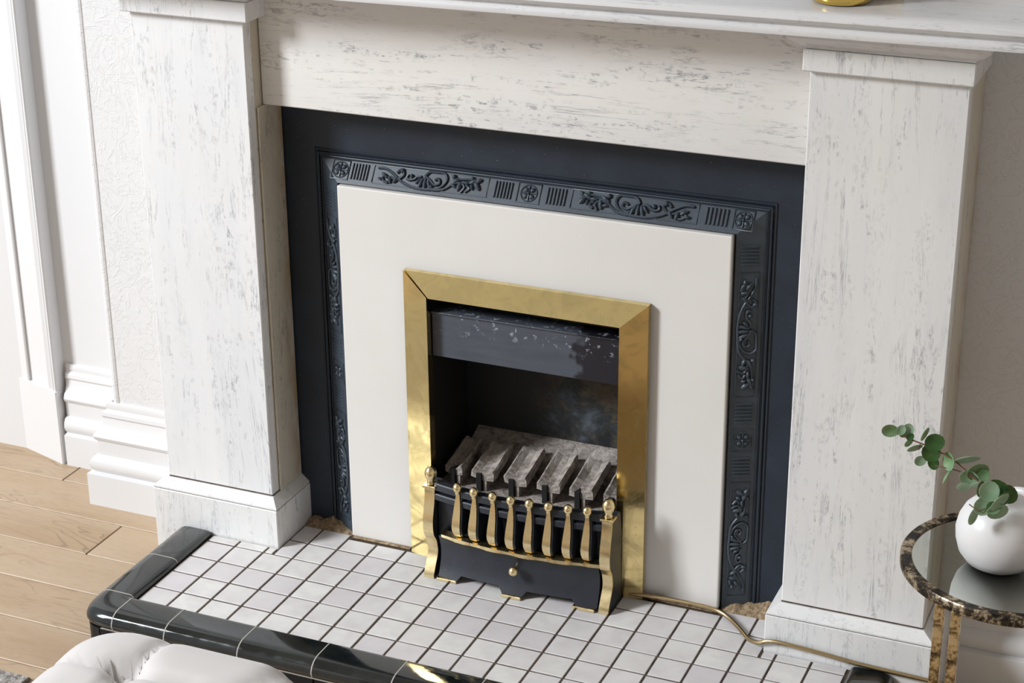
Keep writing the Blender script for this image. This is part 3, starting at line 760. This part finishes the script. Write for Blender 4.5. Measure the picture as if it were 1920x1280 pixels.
# ------------------------------------------------------------------ eucalyptus sprig
es = thing('eucalyptus_sprig','green eucalyptus sprig with round leaves arching left from the white vase','plant',(vx,vy,VZ+1.9))
def E(x, y, dy=0): return onY(1640+x/5.818, 780+y/5.818, vy+dy)
st = [E(*p) for p in [(235,185),(410,260),(550,315),(720,395),(860,475),(960,560),(1130,710),(1215,800),(1290,900)]]
st.append(Vector((vx,vy,VZ+2.05))); st.append(Vector((vx+.02,vy,VZ+1.0)))
MB().tube(ease(st,4),.018,6).build('stem','stem',es,True)
MB().tube(ease([E(660,540),E(830,575),E(960,615),E(1100,690)],4),.013,5).build('stem','stem',es,True)
MB().tube(ease([E(430,265),E(495,295),E(490,340),E(480,370)],4),.010,5).build('stem','stem',es,True)
MB().tube([E(1030,960,-1.15),E(1135,1040,-1.2),E(1230,1000,-1.05),E(1260,900,-.8)],.014,5).build('stem','stem',es,True)
PXU = 5.818*FPX/((Vector(CAMP)-Vector((vx,vy,VZ))).length)
back = -(RC @ Vector((0,0,-1)))       # towards the camera
rgtv, upv = RC @ Vector((1,0,0)), RC @ Vector((0,1,0))
def leaf(x, y, ln, wd_, ang, tone, dy=0, tilt=1):
    ln *= 1.08; wd_ *= 1.15
    c = E(x,y,dy); a = math.radians(ang)
    mj = (rgtv*math.cos(a)+upv*math.sin(a)); mn = (-rgtv*math.sin(a)+upv*math.cos(a))
    hl = ln/2/PXU; tw = max(wd_/2/PXU, .02); real = max(hl*.82, tw); cosv = min(1, tw/real); sinv = math.sqrt(1-cosv*cosv)*tilt
    wv = mn*cosv + back*sinv; nv = mj.cross(wv).normalized()
    if nv.dot(back) < 0: nv = -nv
    o_ = MB(); n = 14; rings = []
    for f, h in ((1,0),(.98,.012),(.72,-.03),(.38,-.07),(.03,-.085)):
        rings.append([tuple(c + mj*hl*f*math.cos(2*PI*k/n)*(1+.05*math.cos(2*PI*k/n)) + wv*real*f*math.sin(2*PI*k/n) + nv*(h*hl*2.2 - .10*hl*(abs(math.sin(2*PI*k/n))*f)*0)) for k in range(n)])
    bot = [[tuple(Vector(p)-nv*.012) for p in r] for r in rings[1:][::-1]]
    o_.loops(bot+rings[0:1]+rings[1:]) if False else o_.loops(bot+[rings[0]]+rings[1:])
    return o_.build('leaf','leaf_'+tone,es,True,angle=70)
for L_ in [(165,160,170,118,-8,'mid'),(288,155,110,85,55,'pale'),(362,160,140,112,70,'pale',.08),(320,205,90,50,0,'dark',.12),(386,228,85,66,40,'dark',-.03),(372,290,110,60,40,'pale'),(435,350,160,58,15,'pale'),(548,200,150,58,58,'mid',.05),
    (650,290,200,165,10,'dark',-.05),(615,400,190,180,50,'dark'),(640,510,135,105,-70,'dark',.05),(497,488,125,95,10,'pale',.1),(805,490,190,78,-85,'mid'),(785,665,165,26,60,'mid'),
    (1000,478,265,70,6,'pale',.05),(1120,610,230,150,15,'mid',.08),(1190,640,120,110,-60,'mid',.1),(1025,670,190,130,-20,'pale'),(1150,742,215,50,5,'pale',-.05),(970,770,150,80,5,'pale',-.08),
    (1250,825,200,185,60,'pale',-1.0),(1160,800,160,95,80,'dark',-.7),(1330,790,230,160,-25,'dark',-.75),(1450,850,200,165,-35,'dark',-.7),(1360,940,225,105,40,'pale',-1.12),(1290,1000,150,120,20,'mid',-1.05),(1185,985,200,160,30,'pale',-1.1),(1335,1040,210,140,10,'pale',-1.02),(1420,900,170,110,30,'dark',-.95),(1075,1095,180,95,65,'pale',-1.15),(1150,930,120,60,70,'pale',-1.0),(1545,880,110,100,20,'pale',.5)]:
    leaf(*L_)

# ------------------------------------------------------------------ tufted footstool
OZ = 4.6
K1 = onZ(222,1186,OZ-.15); K2 = onZ(545,1285,OZ-.5)
sx0, sy1 = K1.x-1.0, K1.y+.35
sx0 += .15; OZ += .32
SWD = 6.25; SDP = 6.6
sx1, sy0 = sx0+SWD, sy1-SDP
stl = thing('footstool','buttoned off-white velvet footstool in front of the black hearth kerb','footstool',((sx0+sx1)/2,(sy0+sy1)/2,F))
bt = onZ(240,1276,OZ-.45)
buttons = [(bt.x,bt.y)]
for i in (0,1,2):
    for j in (0,1,2):
        if i or j: 
            q_ = (bt.x+i*3.1, bt.y-j*2.6)
            if q_[0] < sx1-.8 and q_[1] > sy0+.8: buttons.append(q_)
Rr = 1.5
def sdf(x, y):
    cx, cy, hx, hy = (sx0+sx1)/2,(sy0+sy1)/2,SWD/2-Rr,SDP/2-Rr
    dx, dy_ = abs(x-cx)-hx, abs(y-cy)-hy
    return -(math.hypot(max(dx,0),max(dy_,0))+min(max(dx,dy_),0)-Rr)
creases = []
for (x,y) in buttons:
    for dx,dy_ in ((3.1,0),(0,-2.6)):
        if (x+dx) < sx1-.5 and (y+dy_) > sy0+.5: creases.append((x,y,x+dx,y+dy_))
    if abs(y-bt.y)<.1: creases.append((x,y,x+.12,sy1+.3))
    if abs(x-bt.x)<.1: creases.append((x,y,sx0-.3,y-.1))
def seg(x,y,s_):
    x0,y0,x1,y1 = s_; vx_,vy_ = x1-x0,y1-y0; k = max(0,min(1,((x-x0)*vx_+(y-y0)*vy_)/(vx_*vx_+vy_*vy_)))
    return math.hypot(x-x0-k*vx_, y-y0-k*vy_)
cu = MB(); N = 88; G = {}
cxs, cys = (sx0+sx1)/2, (sy0+sy1)/2
rings = []
NT = 112
for s_ in [0,.02,.05,.1,.16,.23,.31,.39,.47,.55,.63,.71,.79,.87,.94,.99]:
    ringp = []
    for k in range(NT):
        th = 2*PI*k/NT; c_, q_ = math.cos(th), math.sin(th)
        lo, hi = 0, 6
        for _ in range(22):
            mid = (lo+hi)/2
            if sdf(cxs+c_*mid,cys+q_*mid) > 0: lo = mid
            else: hi = mid
        R_ = lo*(1-s_); x, y = cxs+c_*R_, cys+q_*R_
        d = max(0, sdf(x,y)); e = min(1, d/1.1); z = OZ-1.0+.85*math.sqrt(max(0,1-(1-e)**2))+.12*min(1,d/2.5)
        dc = min(seg(x,y,q) for q in creases); db = min(math.hypot(x-a,y-b_) for a,b_ in buttons)
        z -= .22*math.exp(-(dc/.10)**1.0)*1.25*(.35+.65*e) + .42*math.exp(-(db/.42)**2)
        ringp.append((x,y,z))
    rings.append(ringp)
side = []
for z, o_ in ((OZ-3.0,-.12),(OZ-2.6,.02),(OZ-1.8,.1),(OZ-1.2,.06)):
    side.append([(cxs+(x-cxs)*(1+o_/3.2), cys+(y-cys)*(1+o_/3.2), z) for x,y,_ in rings[0]])
cu.loops(side+rings)
cush = cu.build('cushion','fabric',stl,True,angle=75)
for a, b_ in buttons:
    MB().blob((a,b_,OZ-.50),(.13,0,0),(0,.13,0),(0,0,.06),12,5).build('button','fabric',cush,True,angle=80)
for a, b_ in ((sx0+.9,sy0+.9),(sx1-.9,sy0+.9),(sx0+.9,sy1-.9),(sx1-.9,sy1-.9)):
    MB().lathe([(.12,0),(.2,1.2),(.28,2.68)],a,b_,12,F).build('leg','oak',stl,True)

# ------------------------------------------------------------------ rug corner, lower left
r0 = onZ(42,1281,F+.1); 
rg = MB(); rr = random.Random(5); n = 30
xs_ = [r0.x-9+9*i/n for i in range(n+1)]
rg.loops([[(x,r0.y-9,F+.0),(x,r0.y+.35+rr.uniform(-.05,.05),F+.0),(x,r0.y+.3,F+.14),(x,r0.y-9,F+.14)] for x in xs_])
tag(rg.build('rug','rug',None),'grey flecked woven rug on the oak floor, only its corner showing','rug')
